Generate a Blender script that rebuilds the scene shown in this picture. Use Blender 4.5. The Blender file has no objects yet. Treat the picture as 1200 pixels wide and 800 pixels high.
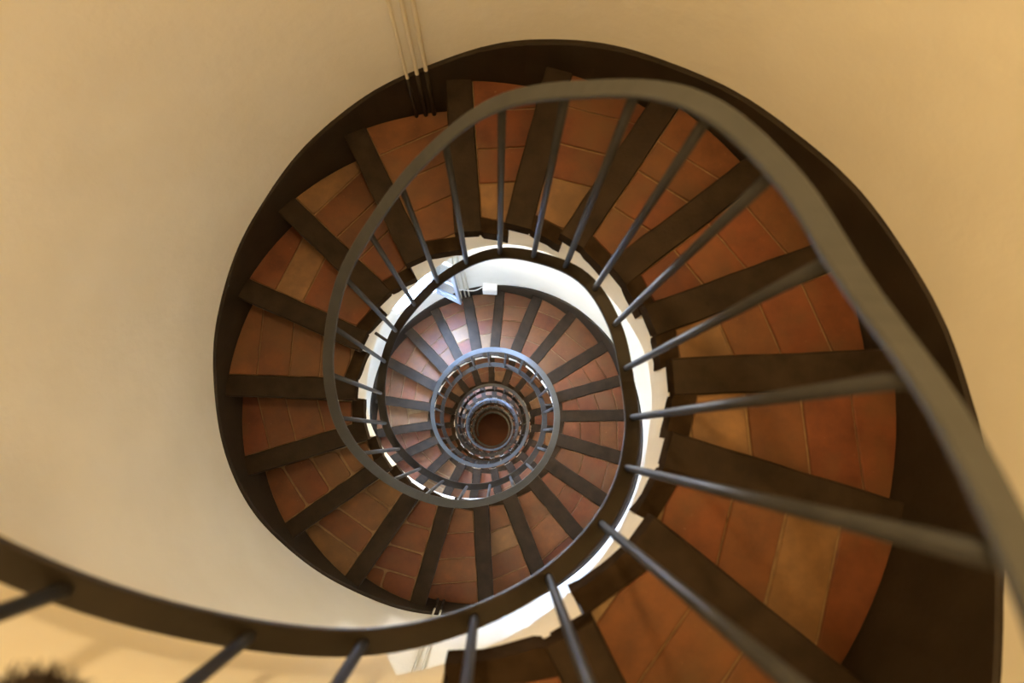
import bpy, bmesh, math, random
from mathutils import Vector, Matrix, Quaternion

random.seed(11)
sc = bpy.context.scene
COL = sc.collection
S = 0.5                      # metres per unit: the handrail helix has radius 1 unit
ZF = -41.2                   # well floor, in units below the camera
PI = math.pi
RAD = math.radians

# ----------------------------------------------------------------- survey of the stair (units, degrees)
T0, DT = -220, 20
H_TAB = [2.506, 2.144, 1.744, 1.344, 0.964, 0.583, 0.267, -0.05, -0.315, -0.579, -0.901, -1.222, -1.395, -1.568, -1.89, -2.212, -2.707, -3.203, -3.574, -3.945, -4.224, -4.503, -4.974, -5.445, -5.782, -6.118, -6.456, -6.794, -7.18, -7.567, -7.954, -8.343, -8.732, -9.121, -9.525, -9.929, -10.332, -10.736, -11.11, -11.483, -11.857, -12.23, -12.591, -12.952, -13.312, -13.673, -14.033, -14.395, -14.757, -15.119]
B_TAB = [0.186, -0.176, -0.593, -1.009, -1.4, -1.79, -2.095, -2.399, -2.635, -2.871, -3.214, -3.556, -3.606, -3.657, -3.953, -4.248, -4.75, -5.252, -5.611, -5.971, -6.251, -6.531, -7.033, -7.534, -7.892, -8.251, -8.603, -8.955, -9.348, -9.741, -10.134, -10.527, -10.92, -11.313, -11.716, -12.12, -12.523, -12.927, -13.3, -13.673, -14.047, -14.42, -14.78, -15.141, -15.501, -15.862, -16.222, -16.584, -16.946, -17.308]
K_TAB = [0.958, 0.596, 0.193, -0.21, -0.597, -0.985, -1.315, -1.645, -1.932, -2.22, -2.488, -2.757, -3.005, -3.252, -3.501, -3.75, -4.126, -4.503, -4.895, -5.288, -5.632, -5.976, -6.485, -6.995, -7.311, -7.628, -7.98, -8.331, -8.718, -9.106, -9.493, -9.873, -10.254, -10.634, -11.039, -11.444, -11.85, -12.255, -12.629, -13.003, -13.378, -13.752, -14.113, -14.474, -14.835, -15.196, -15.556, -15.919, -16.281, -16.643]
DEEP = 0.362                 # drop per 20 degrees further down


def tab(t, th):
    """Smooth interpolation of a height table at th degrees."""
    x = (th - T0) / DT
    n = len(t) - 1
    if x >= n - 1:
        return t[n - 1] - DEEP * (x - (n - 1))
    if x <= 1:
        return t[1] + (t[2] - t[1]) * (x - 1)
    i = int(x)
    f = x - i
    a, b, c, d = t[i - 1], t[i], t[i + 1], t[min(i + 2, n)]
    return b + 0.5 * f * (c - a + f * (2 * a - 5 * b + 4 * c - d + f * (3 * (b - c) + d - a)))


def hz(th): return tab(H_TAB, th)
def bz(th): return tab(B_TAB, th)
def kz(th): return tab(K_TAB, th)


RI, RO = 1.2, 2.484
SKT = 0.028                  # skirting thickness

ANG = {-6: -128.5, -5: -109, -4: -89.5, -3: -62.5, -2: -38.7, -1: -17.4, 0: 2.4, 1: 20, 2: 37.5, 3: 56, 4: 75.5, 5: 93.8, 6: 115.8, 7: 136, 8: 156,
       9: 178, 10: 196.8, 11: 215, 12: 235.6, 13: 254, 14: 273.5, 15: 291.5, 16: 310, 17: 325.8, 18: 343.5, 19: 360.5,
       20: 375, 21: 391, 22: 410.3, 23: 427.5, 24: 444.5, 25: 460.5, 26: 477, 27: 493.5, 28: 511.5, 29: 531, 30: 548.5, 31: 564.5, 32: 584}
TZ = {-6: -0.85, -5: -1.18, -4: -1.74, -3: -2.36, -2: -2.8, -1: -3.1, 0: -3.2, 1: -3.43, 2: -3.58, 3: -3.75, 4: -3.97, 5: -4.25, 6: -4.68, 7: -5.12,
      8: -5.48, 9: -5.8, 10: -6.19, 11: -6.62, 12: -7.02, 13: -7.4, 14: -7.76, 15: -8.1, 16: -8.43, 17: -8.76, 18: -9.09,
      19: -9.42, 20: -9.76, 21: -10.1}
K0, K1 = -10, 108
for k in range(-7, K0 - 2, -1):
    ANG[k] = ANG[k + 1] - 19.5
    TZ[k] = TZ[k + 1] + 0.36
for k in range(33, K1 + 2):
    ANG[k] = ANG[k - 1] + 18.8
for k in range(22, K1 + 2):
    TZ[k] = bz(ANG[k]) + 0.3


def nosing_line(th):
    """Height of the line joining the nosings."""
    ks = sorted(ANG)
    if th <= ANG[ks[0]]:
        return TZ[ks[0]] - (th - ANG[ks[0]]) * 0.018
    for k in ks[:-1]:
        if ANG[k] <= th <= ANG[k + 1]:
            f = (th - ANG[k]) / (ANG[k + 1] - ANG[k])
            return TZ[k] + f * (TZ[k + 1] - TZ[k])
    return TZ[ks[-1]] - (th - ANG[ks[-1]]) * 0.018


def P(r, th, z):
    a = RAD(th)
    return (r * math.cos(a) * S, r * math.sin(a) * S, (z - ZF) * S)


# ----------------------------------------------------------------- mesh building
class MB:
    def __init__(s):
        s.v, s.f, s.m, s.c, s.sm = [], [], [], [], []

    def face(s, idx, mat=0, col=(1, 1, 1), smooth=False):
        s.f.append(idx); s.m.append(mat); s.c.append(col); s.sm.append(smooth)

    def add(s, pts):
        n = len(s.v); s.v.extend(pts); return list(range(n, n + len(pts)))

    def prism(s, poly, z0, z1, mat=0, col=(1, 1, 1), bevel=0.0, zlow=None):
        """poly: CCW list of (x, y) units; z in units. zlow: optional per-corner bottoms."""
        n = len(poly)
        W = lambda q, z: (q[0] * S, q[1] * S, (z - ZF) * S)
        bot = s.add([W(q, (zlow[i] if zlow else z0)) for i, q in enumerate(poly)])
        if bevel > 0:
            mid = s.add([W(q, z1 - bevel) for q in poly])
            ins = inset(poly, bevel) or poly
            if len(ins) != n:
                ins = poly
            top = s.add([W(q, z1) for q in ins])
            for i in range(n):
                j = (i + 1) % n
                s.face([bot[i], bot[j], mid[j], mid[i]], mat, col)
                s.face([mid[i], mid[j], top[j], top[i]], mat, col)
        else:
            top = s.add([W(q, z1) for q in poly])
            for i in range(n):
                j = (i + 1) % n
                s.face([bot[i], bot[j], top[j], top[i]], mat, col)
        s.face(top, mat, col)
        s.face(bot[::-1], mat, col)

    def box(s, c, ux, uy, uz, hx, hy, hz_, mat=0, bev=0.0):
        """Oriented box in metres, edges chamfered by bev."""
        c = Vector(c); ux, uy, uz = Vector(ux), Vector(uy), Vector(uz)
        bm = bmesh.new()
        bmesh.ops.create_cube(bm, size=2)
        for v in bm.verts:
            v.co = c + ux * (v.co.x * hx) + uy * (v.co.y * hy) + uz * (v.co.z * hz_)
        if bev:
            bmesh.ops.bevel(bm, geom=list(bm.edges), offset=bev, segments=2, affect='EDGES', profile=0.5)
        s.from_bm(bm, mat)

    def from_bm(s, bm, mat=0, smooth=False):
        bm.verts.index_update()
        n = len(s.v)
        s.v.extend(tuple(v.co) for v in bm.verts)
        for f in bm.faces:
            s.face([n + v.index for v in f.verts], mat, (1, 1, 1), smooth)
        bm.free()

    def tube(s, pts, rad, n=10, mat=0, cap=True):
        """Round tube along metre points; rad a number or list."""
        rings = []
        up = Vector((0.13, 0.3, 0.94))
        for i, p in enumerate(pts):
            p = Vector(p)
            d = (Vector(pts[min(i + 1, len(pts) - 1)]) - Vector(pts[max(i - 1, 0)])).normalized()
            a = d.cross(up)
            if a.length < 0.05:
                a = d.cross(Vector((1, 0, 0)))
            a.normalize(); b = d.cross(a)
            r = rad[i] if isinstance(rad, (list, tuple)) else rad
            rings.append(s.add([tuple(p + a * (r * math.cos(2 * PI * q / n)) + b * (r * math.sin(2 * PI * q / n))) for q in range(n)]))
        for A, B in zip(rings, rings[1:]):
            for q in range(n):
                w = (q + 1) % n
                s.face([A[q], A[w], B[w], B[q]], mat, smooth=True)
        if cap:
            s.face(rings[0][::-1], mat); s.face(rings[-1], mat)

    def sweep(s, section, ths, rz, mat=0, cap=True):
        """section: list of (dr, dz); rz(th) -> (r, z). Sweeps round the axis."""
        rings = []
        for th in ths:
            r, z = rz(th)
            rings.append(s.add([P(r + a, th, z + b) for a, b in section]))
        n = len(section)
        for A, B in zip(rings, rings[1:]):
            for q in range(n):
                w = (q + 1) % n
                s.face([A[q], B[q], B[w], A[w]], mat)
        if cap:
            s.face(rings[0], mat); s.face(rings[-1][::-1], mat)

    def build(s, name, mats, parent=None, fix=True):
        me = bpy.data.meshes.new(name)
        me.from_pydata(s.v, [], s.f)
        if not isinstance(mats, (list, tuple)):
            mats = [mats]
        for m in mats:
            me.materials.append(m)
        me.polygons.foreach_set('material_index', s.m)
        me.polygons.foreach_set('use_smooth', s.sm)
        at = me.color_attributes.new('tone', 'FLOAT_COLOR', 'CORNER')
        buf = []
        for p in me.polygons:
            c = s.c[p.index]
            for _ in range(p.loop_total):
                buf.extend((c[0], c[1], c[2], 1.0))
        at.data.foreach_set('color', buf)
        if fix:
            bm = bmesh.new(); bm.from_mesh(me)
            bmesh.ops.recalc_face_normals(bm, faces=bm.faces)
            bm.to_mesh(me); bm.free()
        me.update()
        o = bpy.data.objects.new(name, me)
        COL.objects.link(o)
        if parent is not None:
            o.parent = parent
            w = Vector((0, 0, 0)); q = parent
            while q is not None:
                w += Vector(q.location); q = q.parent
            o.location = -w
        return o


def clip(poly, n, d):
    """Keep the side n.q >= d of a convex polygon."""
    out = []
    for i in range(len(poly)):
        a, b = poly[i], poly[(i + 1) % len(poly)]
        sa, sb = n[0] * a[0] + n[1] * a[1] - d, n[0] * b[0] + n[1] * b[1] - d
        if sa >= 0:
            out.append(a)
        if (sa >= 0) != (sb >= 0):
            t = sa / (sa - sb)
            out.append((a[0] + t * (b[0] - a[0]), a[1] + t * (b[1] - a[1])))
    return out


def area(poly):
    return 0.5 * sum(poly[i][0] * poly[(i + 1) % len(poly)][1] - poly[(i + 1) % len(poly)][0] * poly[i][1] for i in range(len(poly)))


def tidy(poly, e=0.004):
    out = []
    for q in poly:
        if not out or math.hypot(q[0] - out[-1][0], q[1] - out[-1][1]) > e:
            out.append(q)
    while len(out) > 2 and math.hypot(out[0][0] - out[-1][0], out[0][1] - out[-1][1]) < e:
        out.pop()
    return out


def inset(poly, d):
    """Inset each edge of a convex CCW polygon; same vertex count (mitred)."""
    n = len(poly)
    out = []
    for i in range(n):
        a, b, c = poly[i - 1], poly[i], poly[(i + 1) % n]
        e1 = (b[0] - a[0], b[1] - a[1]); e2 = (c[0] - b[0], c[1] - b[1])
        l1, l2 = math.hypot(*e1), math.hypot(*e2)
        if l1 < 1e-6 or l2 < 1e-6:
            return None
        n1 = (-e1[1] / l1, e1[0] / l1); n2 = (-e2[1] / l2, e2[0] / l2)
        k = 1 + n1[0] * n2[0] + n1[1] * n2[1]
        if k < 0.25:
            return None
        out.append((b[0] + d * (n1[0] + n2[0]) / k, b[1] + d * (n1[1] + n2[1]) / k))
    return out


# ----------------------------------------------------------------- materials
def new_mat(name):
    m = bpy.data.materials.new(name); m.use_nodes = True
    nt = m.node_tree; b = nt.nodes['Principled BSDF']
    return m, nt, b


def noise(nt, scale, detail=4, rough=0.55):
    tc = nt.nodes.new('ShaderNodeTexCoord')
    n = nt.nodes.new('ShaderNodeTexNoise')
    n.inputs['Scale'].default_value = scale; n.inputs['Detail'].default_value = detail; n.inputs['Roughness'].default_value = rough
    nt.links.new(tc.outputs['Object'], n.inputs['Vector'])
    return n


def ramp(nt, src, stops):
    r = nt.nodes.new('ShaderNodeValToRGB')
    e = r.color_ramp.elements
    while len(e) < len(stops):
        e.new(0.5)
    for k, (p, c) in enumerate(stops):
        e[k].position = p; e[k].color = (c[0], c[1], c[2], 1)
    nt.links.new(src, r.inputs['Fac'])
    return r


def mix(nt, kind, fac, a, b):
    m = nt.nodes.new('ShaderNodeMix'); m.data_type = 'RGBA'; m.blend_type = kind
    if isinstance(fac, (int, float)):
        m.inputs[0].default_value = fac
    else:
        nt.links.new(fac, m.inputs[0])
    for sock, val in ((m.inputs[6], a), (m.inputs[7], b)):
        if isinstance(val, tuple):
            sock.default_value = (*val, 1)
        else:
            nt.links.new(val, sock)
    return m.outputs[2]


def bump(nt, b, src, strength, dist=0.004):
    n = nt.nodes.new('ShaderNodeBump'); n.inputs['Strength'].default_value = strength; n.inputs['Distance'].default_value = dist
    nt.links.new(src, n.inputs['Height']); nt.links.new(n.outputs['Normal'], b.inputs['Normal'])


def mottled(name, c0, c1, scale, rough, bs=0.3, bscale=None, bd=0.004, spec=0.5):
    m, nt, b = new_mat(name)
    n = noise(nt, scale)
    r = ramp(nt, n.outputs['Fac'], [(0.3, c0), (0.7, c1)])
    nt.links.new(r.outputs['Color'], b.inputs['Base Color'])
    b.inputs['Roughness'].default_value = rough
    b.inputs['Specular IOR Level'].default_value = spec
    n2 = noise(nt, bscale or scale * 6, 6)
    bump(nt, b, n2.outputs['Fac'], bs, bd)
    return m


def tile_material():
    m, nt, b = new_mat('terracotta')
    a = nt.nodes.new('ShaderNodeVertexColor'); a.layer_name = 'tone'
    n1 = noise(nt, 9, 6, 0.65)
    r1 = ramp(nt, n1.outputs['Fac'], [(0.3, (0.52, 0.52, 0.55)), (0.70, (1.12, 1.13, 1.12))])
    c = mix(nt, 'MULTIPLY', 0.9, a.outputs['Color'], r1.outputs['Color'])
    n2 = noise(nt, 60, 4, 0.7)
    r2 = ramp(nt, n2.outputs['Fac'], [(0.67, (0, 0, 0)), (0.78, (1, 1, 1))])
    c = mix(nt, 'MIX', r2.outputs['Color'], c, (0.32, 0.20, 0.10))
    n4 = noise(nt, 4, 3, 0.6)
    r4 = ramp(nt, n4.outputs['Fac'], [(0.46, (0, 0, 0)), (0.72, (0.75, 0.75, 0.75))])
    c = mix(nt, 'MIX', r4.outputs['Color'], c, (0.13, 0.068, 0.027))
    nt.links.new(c, b.inputs['Base Color'])
    r3 = ramp(nt, n1.outputs['Fac'], [(0.3, (0.42, 0.42, 0.42)), (0.7, (0.68, 0.68, 0.68))])
    nt.links.new(r3.outputs['Color'], b.inputs['Roughness'])
    b.inputs['Specular IOR Level'].default_value = 0.35
    bump(nt, b, n1.outputs['Fac'], 0.45, 0.004)
    return m


M_TILE = tile_material()
M_GROUT = mottled('mortar', (0.20, 0.12, 0.055), (0.32, 0.20, 0.095), 30, 0.9, 0.5)
M_WOOD = mottled('dark_oak', (0.021, 0.0125, 0.0068), (0.040, 0.0255, 0.0145), 14, 0.55, 0.4, 90, 0.003, 0.12)
M_EDGE = mottled('dark_oak_edge', (0.024, 0.014, 0.0075), (0.046, 0.029, 0.0165), 14, 0.8, 0.4, 90, 0.003, 0.0)
M_SKIRT = mottled('brown_wall_paint', (0.022, 0.0145, 0.008), (0.036, 0.0245, 0.0145), 8, 0.5, 0.25, 60, 0.003, 0.16)
M_WALL = mottled('cream_plaster', (0.77, 0.71, 0.595), (0.82, 0.765, 0.655), 3.0, 0.85, 0.45, 9, 0.010, 0.3)
M_STRING = mottled('cream_stringer_plaster', (0.82, 0.74, 0.58), (0.87, 0.80, 0.66), 7, 0.85, 0.4, 24, 0.005, 0.3)
M_RAIL = mottled('grey_rail_paint', (0.042, 0.042, 0.041), (0.054, 0.054, 0.053), 10, 0.42, 0.12, 120, 0.001, 0.28)
M_BOTTOM = mottled('brown_rail_paint', (0.020, 0.0145, 0.009), (0.032, 0.024, 0.016), 9, 0.42, 0.15, 120, 0.001, 0.3)
M_BAL = mottled('grey_baluster_paint', (0.030, 0.029, 0.029), (0.042, 0.040, 0.040), 20, 0.45, 0.1, 150, 0.001, 0.22)
M_PIPE = mottled('cream_pipe', (0.74, 0.66, 0.50), (0.80, 0.72, 0.56), 6, 0.5, 0.1, 60, 0.001, 0.5)
M_BOX = mottled('white_plastic', (0.78, 0.76, 0.72), (0.84, 0.82, 0.78), 6, 0.4, 0.05, 60, 0.001, 0.5)
M_STEEL = mottled('blue_grey_window_paint', (0.25, 0.29, 0.34), (0.31, 0.35, 0.40), 10, 0.35, 0.1, 80, 0.001, 0.5)
M_FLOOR = mottled('dark_red_floor', (0.11, 0.035, 0.014), (0.19, 0.065, 0.025), 1.2, 0.6, 0.3, 12, 0.004, 0.3)
M_HAIR = mottled('dark_brown_hair', (0.010, 0.006, 0.004), (0.028, 0.015, 0.009), 40, 0.6, 0.0, 200, 0.001, 0.3)
M_CEIL = mottled('ceiling_plaster', (0.66, 0.57, 0.43), (0.73, 0.64, 0.49), 2, 0.9, 0.3, 14, 0.005, 0.3)


def glass_material():
    m = bpy.data.materials.new('window_glass'); m.use_nodes = True
    nt = m.node_tree; nt.nodes.remove(nt.nodes['Principled BSDF'])
    t = nt.nodes.new('ShaderNodeBsdfTransparent'); t.inputs['Color'].default_value = (0.93, 0.96, 1, 1)
    g = nt.nodes.new('ShaderNodeBsdfGlossy'); g.inputs['Roughness'].default_value = 0.03
    x = nt.nodes.new('ShaderNodeMixShader')
    x.inputs['Fac'].default_value = 0.12; nt.links.new(t.outputs[0], x.inputs[1]); nt.links.new(g.outputs[0], x.inputs[2])
    nt.links.new(x.outputs[0], nt.nodes['Material Output'].inputs['Surface'])
    return m


M_GLASS = glass_material()


def tag(o, label=None, cat=None, group=None, kind=None):
    if label: o['label'] = label
    if cat: o['category'] = cat
    if group: o['group'] = group
    if kind: o['kind'] = kind
    return o


def empty(name, loc):
    o = bpy.data.objects.new(name, None); COL.objects.link(o); o.location = loc
    o.empty_display_size = 0.2
    return o


# ----------------------------------------------------------------- the shaft: wall with window openings
ZTOP = 5.6
WIN = [(111.0, 131.0, -10.55, -8.1), (111.0, 131.0, -23.6, -21.1)]     # th0, th1, sill, head
NEXT = 180
tset = sorted(set([round(i * 360 / NEXT, 4) for i in range(NEXT)] + [a for w in WIN for a in w[:2]]))
zset = sorted(set([ZF + i * (ZTOP - ZF) / 80 for i in range(81)] + [a for w in WIN for a in w[2:]]))


def wavy(th, z):
    """The hand-plastered wall is not perfectly round."""
    return RO + 0.006 * math.sin(RAD(3 * th) + z * 0.6) + 0.004 * math.sin(RAD(7 * th) - z * 1.3)


w = MB()
idx = {}
for i, th in enumerate(tset):
    for j, z in enumerate(zset):
        idx[i, j] = w.add([P(wavy(th, z), th, z)])[0]
for i in range(len(tset)):
    i2 = (i + 1) % len(tset)
    tm = tset[i] + 0.01
    for j in range(len(zset) - 1):
        zm = 0.5 * (zset[j] + zset[j + 1])
        if any(a <= tm < b and c < zm < d for a, b, c, d in WIN):
            continue
        w.face([idx[i, j], idx[i, j + 1], idx[i2, j + 1], idx[i2, j]], smooth=True)
REVEAL = 0.40
for a, b, c, d in WIN:                                                  # reveals
    n = 10
    r0, r1 = RO - 0.012, RO + REVEAL
    ts = [a + (b - a) * i / n for i in range(n + 1)]
    for z in (c, d):
        A = w.add([P(r0, t, z) for t in ts]); B = w.add([P(r1, t, z) for t in ts])
        for q in range(n):
            w.face([A[q], A[q + 1], B[q + 1], B[q]])
    for t in (a, b):
        q = w.add([P(r0, t, c), P(r1, t, c), P(r1, t, d), P(r0, t, d)])
        w.face(q)
wall = w.build('wall_outer', M_WALL, fix=False)
tag(wall, kind='structure')
wall['label'] = 'round cream plastered wall of the stairwell'

# windows: frame, pane and an open leaf
for nw, (a, b, c, d) in enumerate(WIN):
    tm = 0.5 * (a + b)
    er = Vector((math.cos(RAD(tm)), math.sin(RAD(tm)), 0)); et = Vector((-er.y, er.x, 0)); ez = Vector((0, 0, 1))
    cen = Vector(P(RO + 0.30, tm, 0.5 * (c + d)))
    hw = (RO + 0.30) * math.tan(RAD((b - a) / 2)) * S * 0.995
    hh = 0.5 * (d - c) * S
    e = empty('window_%d' % (nw + 1), P(RO + 0.30, tm, c)); tag(e, kind='structure')
    f = MB()
    fw = 0.014
    for sgn in (-1, 1):
        f.box(cen + et * sgn * (hw - fw), et, er, ez, fw, 0.02, hh, bev=0.002)
        f.box(cen + ez * sgn * (hh - fw), et, er, ez, hw - 2 * fw, 0.02, fw, bev=0.002)
    f.box(cen, et, er, ez, hw - 2 * fw, 0.012, 0.008, bev=0.001)
    f.build('window_frame', M_STEEL, e)
    g = MB(); g.box(cen, et, er, ez, hw - 2 * fw, 0.003, hh - 2 * fw)
    g.build('pane', M_GLASS, e)
    # the leaf swings into the well from the jamb at the smaller angle
    h0 = Vector(P(RO - 0.05, 111.0, c)); h1 = Vector(P(2.10, 101.8, c))
    ud = (h1 - h0); L = ud.length; ud.normalize(); un = Vector((-ud.y, ud.x, 0))
    lf = MB()
    zc = Vector((0, 0, hh)); lw = 0.016
    for q in (lw, L - lw):
        lf.box(h0 + ud * q + zc, ud, un, ez, lw, 0.012, hh, bev=0.002)
    for q in (lw, 0.10, 0.17, 2 * hh * 0.5, 2 * hh - lw):
        lf.box(h0 + ud * (L / 2) + ez * q, ud, un, ez, L / 2 - 2 * lw, 0.011, lw if q < 0.3 else lw * 0.9, bev=0.002)
    leaf = lf.build('casement', M_STEEL, e)
    lg = MB(); lg.box(h0 + ud * (L / 2) + zc, ud, un, ez, L / 2 - 2 * lw, 0.002, hh - 2 * lw)
    gl = lg.build('casement_pane', M_GLASS, leaf)
    gl.location = (0, 0, 0)

# floor and ceiling
for nm, z, m in (('floor', ZF, M_FLOOR), ('ceiling', ZTOP, M_CEIL)):
    q = MB(); n = 96; t = 0.16
    ring = [(math.cos(2 * PI * i / n) * (RO + 0.02), math.sin(2 * PI * i / n) * (RO + 0.02)) for i in range(n)]
    if nm == 'floor':
        q.prism(ring, z - t, z)
    else:
        q.prism(ring, z, z + t)
    tag(q.build(nm, m), kind='structure')

# helical painted skirting
sk = MB()
ths = [i * 4 for i in range(int(-200 / 4), int(2050 / 4))]
TOPS = [(th, kz(th) + 0.008 * math.sin(th * 0.13) + 0.006 * math.sin(th * 0.31)) for th in ths]
rings = []
for th, zt in TOPS:
    zb = nosing_line(th) - 0.45
    if zt < ZF + 0.02:
        break
    zb = max(zb, ZF)
    rings.append(sk.add([P(RO - SKT, th, zb), P(RO - SKT, th, zt - 0.012), P(RO - SKT + 0.012, th, zt), P(RO + 0.01, th, zt), P(RO + 0.01, th, zb)]))
for A, B in zip(rings, rings[1:]):
    for q in range(5):
        v = (q + 1) % 5
        sk.face([A[q], B[q], B[v], A[v]], smooth=False)
sk.face(rings[0]); sk.face(rings[-1][::-1])
tag(sk.build('baseboard_outer', M_SKIRT), 'dark brown painted skirting winding down along the cream wall', kind='structure')

# ----------------------------------------------------------------- the stair
stair = empty('spiral_staircase', (0, 0, 0))
tag(stair, 'winding staircase of terracotta tiled steps with dark wooden nosings along the round wall', 'staircase')

TONES = [(0.178, 0.0527, 0.0177), (0.165, 0.0470, 0.0156), (0.190, 0.0593, 0.0197), (0.148, 0.0412, 0.0136), (0.194, 0.0725, 0.0245), (0.181, 0.0560, 0.0184), (0.169, 0.0610, 0.0204)]
OLD = [(0.223, 0.1112, 0.0394), (0.194, 0.0676, 0.0224), (0.206, 0.0890, 0.0306), (0.165, 0.0511, 0.0177)]


TAN = {(0, 0), (1, 0), (-1, 2), (7, 3), (8, 2), (5, 0), (4, 0)}


def lerp(a, b, f): return a + (b - a) * f


def step_polys(k):
    """2-D outlines of step k in units: nosing, tiled bed, edge strip."""
    a, bk = RAD(ANG[k]), RAD(ANG[k - 1])
    eu = (math.cos(a), math.sin(a)); ev = (math.sin(a), -math.cos(a))     # ev points uphill
    eb = (math.cos(bk), math.sin(bk)); nb = (-eb[1], eb[0])               # nb points downhill from the next riser
    return a, bk, eu, ev, eb, nb


NW = 0.165                                                                # nosing depth


def build_step(k, root):
    rnd = random.Random(500 + k)
    a, bk, eu, ev, eb, nb = step_polys(k)
    T = TZ[k]
    Q = lambda u, v: (u * eu[0] + v * ev[0], u * eu[1] + v * ev[1])
    ri_t = RI + 0.105 + rnd.uniform(-0.012, 0.012)                        # tiles begin here
    ro_t = RO - SKT + 0.004
    nw = NW + rnd.uniform(-0.015, 0.015)
    # --- bed polygon (CCW): from lead-inner along the lead, outer arc, back, inner chord
    nose_n = ev; nose_d = nw
    A0 = Q(ri_t, nw)
    outer = []
    n = 7
    for i in range(n + 1):
        th = lerp(a, bk, i / n)
        outer.append((ro_t * math.cos(th), ro_t * math.sin(th)))
    inb = (ri_t * eb[0] + 0.03 * nb[0], ri_t * eb[1] + 0.03 * nb[1])
    bed = [A0] + outer + [inb]
    bed = clip(bed, nose_n, nose_d)
    bed = clip(bed, nb, 0.012)
    bed = tidy(bed)
    if area(bed) < 0:
        bed = bed[::-1]
    mb = MB()
    mb.prism(bed, T - 0.10, T - 0.016, mat=1)
    # --- tiles
    old = k in (11, 12, 13, 30, 33)
    nt = 4 if k < 15 else rnd.choice((4, 4, 4, 4, 3))
    u0, u1 = ri_t - 0.05, RO
    off = rnd.uniform(-0.10, 0.10)
    cuts = [u0] + [lerp(u0 + 0.03, u1, (i + off) / nt) + rnd.uniform(-0.02, 0.02) for i in range(1, nt)] + [u1]
    base = rnd.choice(OLD if old else TONES)
    vmax = max((q[0] * ev[0] + q[1] * ev[1]) for q in bed)
    for i in range(nt):
        d = rnd.uniform(-0.02, 0.02)
        p = clip(bed, eu, cuts[i]); p = clip(p, (-eu[0], -eu[1]), -cuts[i + 1])
        if len(p) < 3:
            continue
        pv = max(q[0] * ev[0] + q[1] * ev[1] for q in p)
        rows = [p]
        if pv - nw > 0.86 or (old and rnd.random() < 0.15):
            s = nw + (pv - nw) * rnd.uniform(0.52, 0.66)
            rows = [clip(p, (-ev[0], -ev[1]), -s), clip(p, ev, s)]
        for t in rows:
            t = tidy(t, 0.012)
            if len(t) < 3 or area(t) < 0.006:
                continue
            g = inset(t, (0.010 if old else 0.0045) + rnd.uniform(0, 0.004))
            if not g or area(g) < 0.004:
                continue
            if old:                                                       # worn corners
                g = round_corners(g, 0.035)
            tone = rnd.choice(OLD) if old else (rnd.choice(TONES) if rnd.random() < 0.45 else base)
            if (k, i) in TAN or (k > 14 and rnd.random() < 0.06):
                tone = (0.255, 0.130, 0.052)
            j = rnd.uniform(0.9, 1.1)
            tone = tuple(c * j for c in tone)
            mb.prism(g, T - 0.03, T + rnd.uniform(-0.003, 0.003), mat=0, col=tone, bevel=0.006)
    st = mb.build('step', [M_TILE, M_GROUT], root)
    # --- nosing: an old beam, slightly uneven
    ns = MB()
    m = 9
    f = [Q(lerp(RI - 0.010, RO - 0.004, i / m), -0.035 + rnd.uniform(-0.0035, 0.0035)) for i in range(m + 1)]
    b = [Q(lerp(RI - 0.010, RO - 0.004, i / m), nw + rnd.uniform(-0.004, 0.004)) for i in range(m + 1)]
    top = T + 0.010
    prev = None
    for i in range(m + 1):
        W = lambda q, z: (q[0] * S, q[1] * S, (z - ZF) * S)
        fi = (lerp(f[i][0], b[i][0], 0.06), lerp(f[i][1], b[i][1], 0.06)); bi = (lerp(b[i][0], f[i][0], 0.04), lerp(b[i][1], f[i][1], 0.04))
        r = ns.add([W(f[i], T - 0.125), W(f[i], top - 0.014), W(fi, top), W(bi, top), W(b[i], top - 0.012), W(b[i], T - 0.125)])
        if prev:
            for q in range(6):
                v = (q + 1) % 6
                ns.face([prev[q], r[q], r[v], prev[v]])
        else:
            ns.face(r, 1)
        prev = r
    ns.face(prev[::-1])
    ns.build('nosing', [M_WOOD, M_EDGE], st)
    # --- edge strip on the well side, down over the string
    es = MB()
    c0 = Q(ri_t + 0.004, nw - 0.01); c1 = (ri_t * eb[0] + 0.012 * nb[0], ri_t * eb[1] + 0.012 * nb[1])
    arc = []
    m = 8
    for i in range(m + 1):
        th = lerp(bk, a, i / m)
        rr = RI - 0.010
        q = (rr * math.cos(th), rr * math.sin(th))
        arc.append(q)
    # stop the arc where the nosing begins
    arc = [q for q in arc if q[0] * ev[0] + q[1] * ev[1] > nw] + [Q(RI - 0.010, nw - 0.01)]
    poly = [c0, c1] + arc
    if area(poly) < 0:
        poly = poly[::-1]
    low = []
    for q in poly:
        s_ = (q[0] * ev[0] + q[1] * ev[1]) / max(0.05, RI * math.sin(abs(a - bk)))
        low.append(T - 0.09 - 0.04 * min(1, max(0, s_)) - rnd.uniform(0, 0.03))
    es.prism(poly, T - 0.16, T + 0.004, zlow=low)
    es.build('edge_board', M_EDGE, st)
    # --- riser under the nosing
    rs = MB()
    zn = TZ.get(k + 1, T - 0.34)
    rp = [Q(RI + 0.03, 0.03), Q(RI + 0.03, -0.012), Q(RO - 0.01, -0.012), Q(RO - 0.01, 0.03)]
    if area(rp) < 0:
        rp = rp[::-1]
    rs.prism(rp, max(zn - 0.03, ZF), T - 0.124)
    rs.build('riser', M_WOOD, st)
    return st


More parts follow.
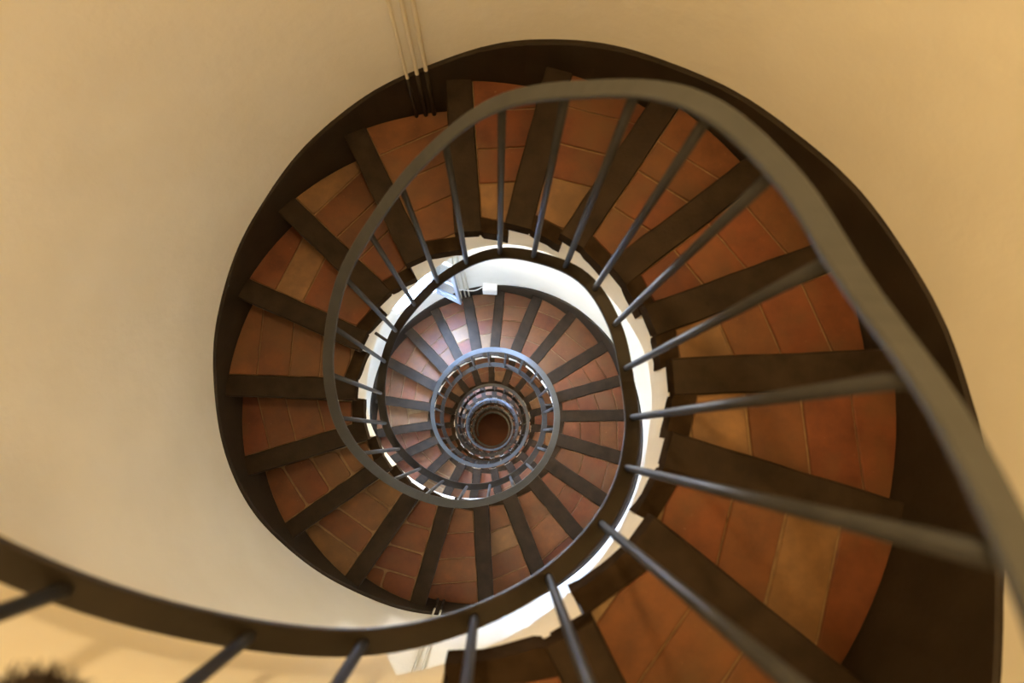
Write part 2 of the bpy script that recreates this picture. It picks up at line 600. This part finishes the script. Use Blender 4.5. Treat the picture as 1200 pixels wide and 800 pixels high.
def round_corners(poly, r):
    out = []
    n = len(poly)
    for i in range(n):
        a, b, c = poly[i - 1], poly[i], poly[(i + 1) % n]
        l1 = math.hypot(b[0] - a[0], b[1] - a[1]); l2 = math.hypot(c[0] - b[0], c[1] - b[1])
        t1 = min(r / l1, 0.4); t2 = min(r / l2, 0.4)
        p = (lerp(b[0], a[0], t1), lerp(b[1], a[1], t1)); q = (lerp(b[0], c[0], t2), lerp(b[1], c[1], t2))
        m_ = (lerp((p[0] + q[0]) / 2, b[0], 0.4), lerp((p[1] + q[1]) / 2, b[1], 0.4))
        out += [p, m_, q]
    return out


FIRST = -6
steps = []
for k in range(FIRST, FIRST + 100):
    steps.append(build_step(k, stair))

# the last steps far down the well, too small to tell apart: one part
deep = MB()
for k in range(FIRST + 100, K1 + 1):
    a, bk, eu, ev, eb, nb = step_polys(k)
    T = TZ[k]
    if T < ZF + 0.05:
        break
    rnd = random.Random(k)
    Q = lambda u, v: (u * eu[0] + v * ev[0], u * eu[1] + v * ev[1])
    n = 5
    bed = [(r_ * math.cos(t_), r_ * math.sin(t_)) for r_, t_ in [(RI - 0.01, lerp(bk, a, i / n)) for i in range(n + 1)] + [(RO - 0.02, lerp(a, bk, i / n)) for i in range(n + 1)]]
    if area(bed) < 0:
        bed = bed[::-1]
    deep.prism(bed, max(T - 0.5, ZF), T - 0.012, mat=0, col=rnd.choice(TONES))
    q = [Q(RI - 0.015, -0.03), Q(RO - 0.01, -0.03), Q(RO - 0.01, NW), Q(RI - 0.015, NW)]
    if area(q) < 0:
        q = q[::-1]
    deep.prism(q, T - 0.15, T + 0.01, mat=1)
    arc = [(RI - 0.02, lerp(bk, a, i / n)) for i in range(n + 1)] + [(RI + 0.1, lerp(a, bk, i / n)) for i in range(n + 1)]
    q = [(r_ * math.cos(t_), r_ * math.sin(t_)) for r_, t_ in arc]
    if area(q) < 0:
        q = q[::-1]
    deep.prism(q, T - 0.16, T + 0.004, mat=1)
dp = deep.build('lower_steps', [M_TILE, M_WOOD], stair); dp['kind'] = 'stuff'

# plaster string and soffit carrying the steps
bd = MB()
prev = None
KS = [k for k in range(FIRST - 3, K1 + 1)]


def tread_at(th):
    for k in KS:
        if ANG[k - 1] < th <= ANG[k]:
            return TZ[k]
    return TZ[KS[-1]]


prev = None
for k in KS:
    t0, t1 = ANG[k - 1], ANG[k]
    if TZ[k] < ZF + 0.1:
        break
    n = 5
    for i in range(n + 1):
        th = lerp(t0, t1, i / n)
        zt = TZ[k] - 0.095
        zb = max(ZF, min(nosing_line(th) - 0.55, bz(th) - (0.20 if th > -101 else 0.45)) + 0.02 * math.sin(th * 0.11))
        zb = min(zb, zt - 0.02)
        r = bd.add([P(RI, th, zt), P(RI, th, zb + 0.05), P(RI + 0.05, th, zb), P(RO + 0.01, th, zb), P(RO + 0.01, th, zt)])
        if prev:
            for q in range(4):
                bd.face([prev[q], r[q], r[q + 1], prev[q + 1]])
            bd.face([prev[4], r[4], r[0], prev[0]])
        else:
            bd.face(r)
        prev = r
if prev: bd.face(prev[::-1])
st_ = bd.build('stringer', M_STRING, stair)
st_['label'] = 'cream plastered string and underside'

# ----------------------------------------------------------------- the railing
rail = empty('stair_railing', (0, 0, 0))
tag(rail, 'grey metal railing spiralling round the open well, flat handrail on slim round bars', 'railing')
ENDT = 2010


def flat(wd, th_, ch):
    h, t = wd / 2, th_ / 2
    return [(-h, -t + ch), (-h, t - ch), (-h + ch, t), (h - ch, t), (h, t - ch), (h, -t + ch), (h - ch, -t), (-h + ch, -t)]


def wob(th):
    return 1 - 0.0087 * math.cos(RAD(2 * th)) + 0.0051 * math.sin(RAD(2 * th))


RB = 1.022
ths = [-205 + 3 * i for i in range(int((ENDT + 205) / 3))]
hr = MB(); hr.sweep(flat(0.078, 0.026, 0.006), ths, lambda t: (wob(t), hz(t)))
hr.build('handrail', M_RAIL, rail)['label'] = 'flat grey handrail'
br = MB(); br.sweep(flat(0.086, 0.030, 0.005), ths, lambda t: (RB * wob(t), bz(t)))
br.build('bottom_rail', M_BOTTOM, rail)['label'] = 'dark brown flat bottom rail'

BT = [-190, -172.5, -155.5, -138.7, -119, -102.8, -83.2, -65.3, -47.1, -30, -13.9, 3.8, 20.1, 35, 49.2, 62.8, 76.9, 91.8, 107.1, 122.8, 139.2, 156.5, 174.4, 192, 208.8, 226.1]
while BT[-1] < ENDT - 20:
    BT.append(BT[-1] + 16.9)


def baluster(mb, th, n=12):
    p0 = Vector(P(RB * wob(th), th, bz(th) + 0.012)); p1 = Vector(P(wob(th), th, hz(th) - 0.012))
    mb.tube([p0, lerp(p0, p1, 0.5), p1], 0.0185 * S, n)


for th in BT[:100]:
    b = MB(); baluster(b, th); b.build('baluster', M_BAL, rail)
b = MB()
for th in BT[100:]:
    baluster(b, th, 6)
b.build('lower_balusters', M_BAL, rail)['kind'] = 'stuff'
for i in (20, 33, 47, 60, 72):                                               # lugs from the bottom rail into the string
    th = BT[i] + 7
    c = MB(); p0, p1 = P(RB * wob(th) + 0.03, th, bz(th) - 0.005), P(RI + 0.05, th, bz(th) - 0.005)
    c.tube([p0, p1], 0.017 * S, 8)
    c.build('bracket', M_BOTTOM, rail)

# ----------------------------------------------------------------- pipes on the wall
def pipe(name, th, rad, ztop, zbot, label, group, painted, roff=0.035):
    e = empty(name, P(RO - roff, th, zbot)); tag(e, label, 'pipe', group)
    m = MB()
    m.tube([P(RO - roff, th, z) for z in (zbot, lerp(zbot, ztop, 0.5), ztop)], rad * S, 12)
    m.build('pipe', M_PIPE, e)
    for za, zb in painted:
        m = MB(); m.tube([P(RO - roff, th, zb), P(RO - roff, th, za)], (rad + 0.003) * S, 12)
        o = m.build('painted_section', M_SKIRT, e); o['label'] = 'dark brown painted length of pipe'
    return e


for th, rad, lab in ((101.4, 0.0125, 'thin cream pipe on the wall at the top, leftmost of the three'),
                     (99.5, 0.0160, 'cream pipe on the wall at the top, middle of the three'),
                     (97.8, 0.0165, 'cream pipe on the wall at the top, rightmost of the three')):
    pipe('wall_pipe', th, rad, 4.2, -11.5, lab, 'pipes beside the wall', [(kz(th) + 0.02, tread_at(th) - 0.02)], 0.048)
pipe('wall_pipe', 257.6, 0.0125, 4.2, tread_at(257.6) - 0.05, 'thin white pipe running into the dark skirting near the bottom', 'pipes at the bottom', [(kz(257.6) - 0.08, tread_at(257.6) - 0.05)], 0.045)
pipe('wall_pipe', 259.4, 0.0125, 4.2, tread_at(259.4) - 0.05, 'thin white pipe seen between railing and stair edge near the bottom', 'pipes at the bottom', [(kz(259.4) - 0.02, tread_at(259.4) - 0.05)], 0.045)

# junction box beside the pipes one turn down
th = 87.8
er = Vector((math.cos(RAD(th)), math.sin(RAD(th)), 0)); et = Vector((-er.y, er.x, 0)); ez = Vector((0, 0, 1))
e = empty('junction_box', P(RO - 0.06, th, -10.95)); tag(e, 'white plastic junction box on the wall above the lower skirting', 'junction box')
m = MB(); m.box(P(RO - 0.07, th, -10.80), et, er, ez, 0.062, 0.032, 0.085, bev=0.006); m.build('housing', M_BOX, e)
m = MB(); m.box(Vector(P(RO - 0.07, th, -10.80)) - er * 0.034, et, er, ez, 0.055, 0.004, 0.076, bev=0.002); m.build('lid', M_BOX, e)
# cable looping from the box
cb = MB()
pts = []
for i in range(25):
    f = i / 24
    pts.append(P(RO - 0.06 - 0.05 * math.sin(PI * f), lerp(91.0, 104.5, f), -10.70 - 0.10 * math.sin(PI * f * 2) - 0.02 * f))
cb.tube(pts, 0.010 * S, 8)
tag(cb.build('cable', M_BOX), 'white cable looping from the junction box behind the pipes', 'cable')

# ----------------------------------------------------------------- camera
def R2(a, b):
    ca, sa, cb_, sb = math.cos(a), math.sin(a), math.cos(b), math.sin(b)
    return Matrix(((1, 0, 0), (0, ca, -sa), (0, sa, ca))) @ Matrix(((cb_, 0, sb), (0, 1, 0), (-sb, 0, cb_)))


CX, CY, CA, CB = 0.2032, -0.3345, 0.1585, -0.0280
cam = bpy.data.cameras.new('camera'); co = bpy.data.objects.new('camera', cam); COL.objects.link(co)
ROT = R2(CA, CB)
CAM = Vector((CX * S, CY * S, -ZF * S))
co.matrix_world = Matrix.Translation(CAM) @ ROT.to_4x4()
cam.sensor_width = 36; cam.sensor_fit = 'HORIZONTAL'; cam.lens = 680 / 1200 * 36
cam.clip_start = 0.01; cam.clip_end = 200
cam.dof.use_dof = True; cam.dof.focus_distance = 3.6; cam.dof.aperture_fstop = 2.0
sc.camera = co

# ----------------------------------------------------------------- tuft of hair at the lower left
def along(px, py, z):
    d = ROT @ Vector(((px - 600) / 680, -(py - 400) / 680, -1))
    return CAM + d * (z * S / d.z)


hb = along(22, 862, -0.97)
rr = 0.040
tuft = MB()
bm = bmesh.new(); bmesh.ops.create_icosphere(bm, subdivisions=3, radius=rr)
for v in bm.verts:
    v.co = hb + v.co * (1 + 0.08 * math.sin(v.co.x * 300) * math.cos(v.co.y * 260))
tuft.from_bm(bm, 0, True)
rnd = random.Random(5)
for i in range(420):
    d = Vector((rnd.gauss(0, 1), rnd.gauss(0, 1), rnd.gauss(0.2, 1))).normalized()
    s = d.cross(Vector((rnd.gauss(0, 1), rnd.gauss(0, 1), rnd.gauss(0, 1)))).normalized()
    L = rnd.uniform(0.008, 0.020)
    p0 = hb + d * rr * 0.9
    pts = [p0, p0 + d * L * 0.5 + s * L * 0.1, p0 + d * L * 0.85 + s * L * 0.4]
    tuft.tube(pts, [0.0016, 0.0011, 0.0003], 4)
tag(tuft.build('hair_tuft', M_HAIR, fix=False), 'dark brown tousled tuft of hair poking in at the lower left corner', 'hair')

# ----------------------------------------------------------------- light
def point(name, r, th, z, energy, col, rad=0.06):
    l = bpy.data.lights.new(name, 'POINT'); l.energy = energy; l.color = col; l.shadow_soft_size = rad
    o = bpy.data.objects.new(name, l); o.location = P(r, th, z); COL.objects.link(o)
    return o


WARM = (1.0, 0.745, 0.39)
point('lamp', 1.35, 102, 1.6, 72, WARM, 0.05)
point('lamp_landing', 2.2, 117, -7.3, 85, (0.93, 0.96, 1.0), 0.06)
for n in range(2, 6):
    point('lamp_lower', 1.75, 118, 0.6 - 6.6 * n, 40, (1.0, 0.80, 0.55), 0.06)
for nw, (a, b, c, d) in enumerate(WIN):
    l = bpy.data.lights.new('daylight', 'AREA'); l.shape = 'RECTANGLE'; l.size = 1.4; l.size_y = 1.3
    l.energy = (3200, 2800)[nw]; l.color = (0.36, 0.57, 1.0)
    o = bpy.data.objects.new('daylight', l); COL.objects.link(o)
    o.location = P(RO + 1.5, 0.5 * (a + b) - 8, 0.5 * (c + d) + 1.0)
    aim = Vector(P(1.2, 190, c - 2.5))
    o.rotation_euler = (aim - o.location).to_track_quat('-Z', 'Y').to_euler()
wd = bpy.data.worlds.new('world'); sc.world = wd; wd.use_nodes = True
bgn = wd.node_tree.nodes['Background']; bgn.inputs['Color'].default_value = (0.70, 0.83, 1.0, 1); bgn.inputs['Strength'].default_value = 1.5

sc.cycles.max_bounces = 10
sc.cycles.diffuse_bounces = 6
sc.cycles.use_denoising = True
sc.view_settings.view_transform = 'Standard'
sc.view_settings.look = 'None'
sc.view_settings.exposure = 0.07
sc.view_settings.gamma = 1
sc.view_settings.use_curve_mapping = False
